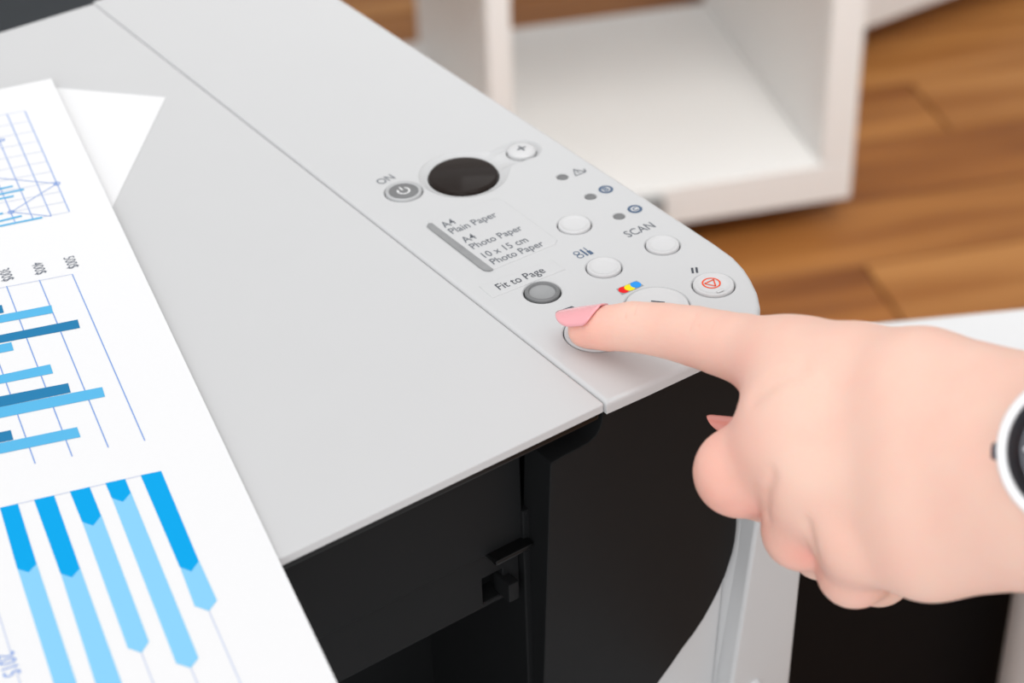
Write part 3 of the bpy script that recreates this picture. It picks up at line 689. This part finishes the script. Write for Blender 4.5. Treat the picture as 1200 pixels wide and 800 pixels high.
def surface_nets(fn, lo, hi, h):
    n = np.ceil((hi - lo) / h).astype(int) + 1
    gx, gy, gz = [lo[i] + h * np.arange(n[i]) for i in range(3)]
    gx = np.concatenate([gx[gx < HAND_FINE], np.arange(HAND_FINE, hi[0] + 0.004, 0.004)]); n[0] = len(gx)     # coarser along the forearm
    V = np.empty(n, np.float32)
    yz = np.stack(np.meshgrid(gy, gz, indexing='ij'), -1).reshape(-1, 2)
    step = 16
    for i in range(0, n[0], step):
        g = gx[i:i + step]
        X = np.concatenate([np.repeat(g, len(yz))[:, None], np.tile(yz, (len(g), 1))], 1)
        V[i:i + step] = fn(X).reshape(len(g), n[1], n[2])
    S = V < 0
    c = [S[i:n[0] - 1 + i, j:n[1] - 1 + j, k:n[2] - 1 + k] for i in (0, 1) for j in (0, 1) for k in (0, 1)]
    tot = sum(x.astype(np.int8) for x in c); act = (tot > 0) & (tot < 8)
    idx = -np.ones(act.shape, np.int64); cells = np.argwhere(act); idx[act] = np.arange(len(cells))
    acc = np.zeros((len(cells), 3)); cnt = np.zeros(len(cells))
    co = [(i, j, k) for i in (0, 1) for j in (0, 1) for k in (0, 1)]
    for a in range(8):
        for b in range(a + 1, 8):
            if sum(abs(co[a][t] - co[b][t]) for t in range(3)) != 1: continue
            va = V[tuple((cells + co[a]).T)]; vb = V[tuple((cells + co[b]).T)]
            m = (va < 0) != (vb < 0); t = va[m] / (va[m] - vb[m])
            acc[m] += np.array(co[a]) + t[:, None] * (np.array(co[b]) - np.array(co[a])); cnt[m] += 1
    P_ = cells + acc / cnt[:, None]; P_ = np.stack([np.interp(P_[:, 0], np.arange(n[0]), gx), lo[1] + h * P_[:, 1], lo[2] + h * P_[:, 2]], 1)
    F = []
    for ax in range(3):
        u, v = [(1, 2), (2, 0), (0, 1)][ax]
        s0 = [slice(None)] * 3; s1 = [slice(None)] * 3; s0[ax] = slice(0, -1); s1[ax] = slice(1, None)
        A, B = S[tuple(s0)], S[tuple(s1)]
        e = np.argwhere(A != B)
        e = e[(e[:, u] > 0) & (e[:, v] > 0) & (e[:, u] < n[u] - 1) & (e[:, v] < n[v] - 1)]
        sg = A[tuple(e.T)]
        du = np.zeros(3, int); du[u] = 1; dv = np.zeros(3, int); dv[v] = 1
        q = [idx[tuple((e - o).T)] for o in (0 * du, du, du + dv, dv)]
        quad = np.stack(q, 1); quad[~sg] = quad[~sg][:, ::-1]
        F.append(quad)
    return P_, np.concatenate(F)
lo = np.array(HAND_LO); hi = np.array(HAND_HI)
Pv, Fq = surface_nets(lambda X: hand_sdf(X @ HB), lo, hi, HAND_H)
Pv = Pv @ HB
hc = np.array(HAND['back'][1][0][:3])
# light smoothing
nb = np.zeros_like(Pv); 
for it in range(5):
    acc = np.zeros_like(Pv); cnt = np.zeros(len(Pv))
    for a in range(4):
        for b in (Fq[:, (a + 1) % 4], Fq[:, (a + 3) % 4]):
            for t in range(3): acc[:, t] += np.bincount(Fq[:, a], Pv[b, t], len(Pv))
            cnt += np.bincount(Fq[:, a], minlength=len(Pv))
    Pv = Pv * 0.5 + 0.5 * acc / cnt[:, None]
me = bpy.data.meshes.new('person'); me.from_pydata((Pv - hc).tolist(), [], Fq.tolist())
for p_ in me.polygons: p_.use_smooth = True
# naturally redder finger ends, knuckles and folds; negative weights paint highlights on knuckles
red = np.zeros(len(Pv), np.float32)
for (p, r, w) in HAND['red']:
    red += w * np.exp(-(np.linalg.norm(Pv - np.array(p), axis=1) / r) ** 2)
at = me.attributes.new('redness_highlight', 'FLOAT', 'POINT'); at.data.foreach_set('value', np.clip(red, -1, 1).astype(np.float32))
sk = bpy.data.materials.new('skin'); sk.use_nodes = True; nt = sk.node_tree; b = nt.nodes['Principled BSDF']
an = nt.nodes.new('ShaderNodeAttribute'); an.attribute_name = 'redness_highlight'
tc = nt.nodes.new('ShaderNodeTexCoord'); nz = nt.nodes.new('ShaderNodeTexNoise'); nz.inputs['Scale'].default_value = 90; nz.inputs['Detail'].default_value = 5
nt.links.new(tc.outputs['Object'], nz.inputs['Vector'])
ma = nt.nodes.new('ShaderNodeMath'); ma.operation = 'MULTIPLY_ADD'; ma.inputs[1].default_value = 0.5; ma.inputs[2].default_value = -0.12
nt.links.new(nz.outputs['Fac'], ma.inputs[0])
ad = nt.nodes.new('ShaderNodeMath'); ad.operation = 'ADD'; ad.use_clamp = True
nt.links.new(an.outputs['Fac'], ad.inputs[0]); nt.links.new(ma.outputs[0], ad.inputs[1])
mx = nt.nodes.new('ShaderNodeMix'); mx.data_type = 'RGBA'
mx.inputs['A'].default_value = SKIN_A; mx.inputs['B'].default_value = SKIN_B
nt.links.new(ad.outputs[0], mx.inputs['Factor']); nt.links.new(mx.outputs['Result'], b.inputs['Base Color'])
b.inputs['Roughness'].default_value = 0.48; b.inputs['Specular IOR Level'].default_value = 0.35
b.inputs['Subsurface Weight'].default_value = 0.25; b.inputs['Subsurface Radius'].default_value = (1, 0.35, 0.2); b.inputs['Subsurface Scale'].default_value = 0.0025
vo = nt.nodes.new('ShaderNodeTexVoronoi'); vo.inputs['Scale'].default_value = 1100
nt.links.new(tc.outputs['Object'], vo.inputs['Vector'])
bp = nt.nodes.new('ShaderNodeBump'); bp.inputs['Strength'].default_value = 0.18; bp.inputs['Distance'].default_value = 0.0002
# fine skin wrinkles over the finger joints: grooves along short lines on the skin
def vm(op, a=None, b=None, **k):
    n_ = nt.nodes.new('ShaderNodeVectorMath'); n_.operation = op
    for i_, x_ in enumerate((a, b)):
        if x_ is None: continue
        if isinstance(x_, (tuple, list, Vector)): n_.inputs[i_].default_value = tuple(x_)
        else: nt.links.new(x_, n_.inputs[i_])
    return n_
def mth(op, a, b=0.0, c=0.0, clamp=False):
    n_ = nt.nodes.new('ShaderNodeMath'); n_.operation = op; n_.use_clamp = clamp
    for i_, x_ in enumerate((a, b, c)):
        if isinstance(x_, (int, float)): n_.inputs[i_].default_value = x_
        else: nt.links.new(x_, n_.inputs[i_])
    return n_.outputs[0]
wob = nt.nodes.new('ShaderNodeTexNoise'); wob.inputs['Scale'].default_value = 500
nt.links.new(tc.outputs['Object'], wob.inputs['Vector'])
wv = vm('MULTIPLY_ADD', wob.outputs['Color'], (0.0008,) * 3); wv.inputs[2].default_value = (-0.0004,) * 3
pos = vm('ADD', tc.outputs['Object'], wv.outputs[0]).outputs[0]
groove = None
for a_, b_ in WRINKLES:
    a_ = Vector(a_) - Vector(hc); ab = Vector(b_) - Vector(hc) - a_
    pa_ = vm('SUBTRACT', pos, a_).outputs[0]
    t_ = mth('DIVIDE', vm('DOT_PRODUCT', pa_, ab).outputs['Value'], ab.length_squared, clamp=True)
    sc_n = vm('SCALE', ab); nt.links.new(t_, sc_n.inputs['Scale'])
    d_ = vm('LENGTH', vm('SUBTRACT', pa_, sc_n.outputs[0]).outputs[0]).outputs['Value']
    e_ = mth('EXPONENT', mth('MULTIPLY', mth('POWER', mth('DIVIDE', d_, 0.00024), 2.0), -1.0))
    groove = e_ if groove is None else mth('MAXIMUM', groove, e_)
hgt = mth('MULTIPLY_ADD', groove, -1.6, vo.outputs['Distance'])
rd = mth('MULTIPLY_ADD', groove, 0.22, ad.outputs[0], clamp=True)
nt.links.new(rd, mx.inputs['Factor'])
nt.links.new(hgt, bp.inputs['Height']); nt.links.new(bp.outputs['Normal'], b.inputs['Normal'])
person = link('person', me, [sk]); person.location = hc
person['label'] = 'bare hand reaching from the right, index finger pressing a round printer button'
person['category'] = 'person'

def fingernail(name, base, tip, nd, r0, r1, half, mat, label, width=None, over=0.0):
    """curved nail plate along a finger's back; nd points out of the nail's middle"""
    base = Vector(base); tip = Vector(tip); ax = (tip - base).normalized(); nd = Vector(nd); nd = (nd - ax * nd.dot(ax)).normalized(); sd = ax.cross(nd)
    NU, NT = 22, 14; bm = bmesh.new(); G = []
    L_ = (tip - base).length
    for i in range(NU + 1):
        u = i / NU
        w = min(1, (1 - (1 - min(u / 0.3, 1)) ** 2) ** 0.5 + 0.02) * (1 if u < 0.5 else max(0.03, (1 - ((u - 0.5) / 0.5) ** 2.0)) ** 0.75)
        row = []
        r = r0 + (r1 - r0) * u
        c = base + ax * L_ * u - nd * (0.10 * r * max(0, u - 0.5))
        for j in range(NT + 1):
            t = (j / NT * 2 - 1) * math.radians(half) * w
            row.append(bm.verts.new(c + nd * r * math.cos(t) + sd * r * math.sin(t)))
        G.append(row)
    for i in range(NU):
        for j in range(NT): bm.faces.new((G[i][j], G[i + 1][j], G[i + 1][j + 1], G[i][j + 1]))
    for v in bm.verts: v.co -= Vector(hc)
    bmesh.ops.recalc_face_normals(bm, faces=bm.faces)
    m_ = bpy.data.meshes.new(name); bm.to_mesh(m_); bm.free()
    o = finish(link(name, m_, mat, person), 60, False)
    so = o.modifiers.new('thickness', 'SOLIDIFY'); so.thickness = 0.0005; so.offset = 0
    o['label'] = label; return o
for a in NAILS: fingernail(*a)

# ------------------------------------------------------------------ wristwatch
wc = Vector(WATCH['c']); wn = Vector(WATCH['n']).normalized(); wr = WATCH['r']
wt = thing('wristwatch', 'white round wristwatch with a black dial worn on the wrist at the right edge', 'watch', tuple(wc))
def W(o): return place(o, wt)
WM = dict(center=wc, axis=wn)
W(lathe('case', [(wr * 0.5, -0.008), (wr * 0.90, -0.008), (wr * 0.99, -0.0065), (wr, -0.004), (wr * 0.99, -0.0006), (wr * 0.965, 0.0), (wr * 0.88, 0.0), (wr * 0.86, -0.0004), (wr * 0.855, -0.002)], wc, 'watch_white', n=96, axis=wn))
W(lathe('inner_ring', [(wr * 0.857, -0.0005), (wr * 0.70, -0.0028), (wr * 0.68, -0.0028)], wc, 'watch_steel', n=96, axis=wn))
di = W(lathe('dial', [(0, -0.0030), (wr * 0.72, -0.0030), (wr * 0.72, -0.004), (0, -0.004)], wc, 'watch_dial', n=64, axis=wn))
q_ = Vector((0, 0, 1)).rotation_difference(wn).to_matrix().to_4x4(); WT = Matrix.Translation(wc) @ q_
ex = Vector(WATCH['left']); ex = (ex - wn * ex.dot(wn)).normalized(); ey = wn.cross(ex)
WL = Matrix(((ex.x, ey.x, wn.x, wc.x), (ex.y, ey.y, wn.y, wc.y), (ex.z, ey.z, wn.z, wc.z), (0, 0, 0, 1)))
for k in range(12):
    a = k * math.pi / 6
    W(box('hour_mark', (wr * 0.56, -0.0004, -0.0030), (wr * 0.66, 0.0004, -0.0026), 'watch_white', None, 0.0001, 1, WL @ Matrix.Rotation(a, 4, 'Z')))
W(box('hour_hand', (-0.001, -0.0005, -0.0026), (wr * 0.38, 0.0005, -0.0023), 'watch_white', None, 0.0001, 1, WL @ Matrix.Rotation(2.2, 4, 'Z')))
W(box('minute_hand', (-0.001, -0.0004, -0.0022), (wr * 0.55, 0.0004, -0.0019), 'watch_white', None, 0.0001, 1, WL @ Matrix.Rotation(4.1, 4, 'Z')))
W(lathe('crown', [(0, 0.0009), (0.0013, 0.0008), (0.0017, 0.0004), (0.0017, -0.002), (0, -0.002)], WL @ Vector((wr + 0.0001, WATCH['crown'], -0.0042)), 'watch_navy', n=32, axis=ex))
# strap: a band round the wrist
SR = WATCH['strap']; bm = bmesh.new(); rows = []
sa = Vector(SR['axis']).normalized(); s1_ = Vector(SR['e1']).normalized(); s2_ = sa.cross(s1_).normalized(); scn = Vector(SR['c'])
for i in range(64):
    t = 2 * math.pi * i / 64
    o_ = scn + s1_ * SR['a'] * math.cos(t) + s2_ * SR['b'] * math.sin(t)
    o2 = scn + s1_ * (SR['a'] + 0.002) * math.cos(t) + s2_ * (SR['b'] + 0.002) * math.sin(t)
    rows.append([bm.verts.new(x) for x in (o_ - sa * SR['w'], o2 - sa * SR['w'], o2 + sa * SR['w'], o_ + sa * SR['w'])])
for i in range(64):
    for j in range(4): bm.faces.new((rows[i][j], rows[(i + 1) % 64][j], rows[(i + 1) % 64][(j + 1) % 4], rows[i][(j + 1) % 4]))
W(from_bm('strap', bm, 'watch_white', None, 40, False))
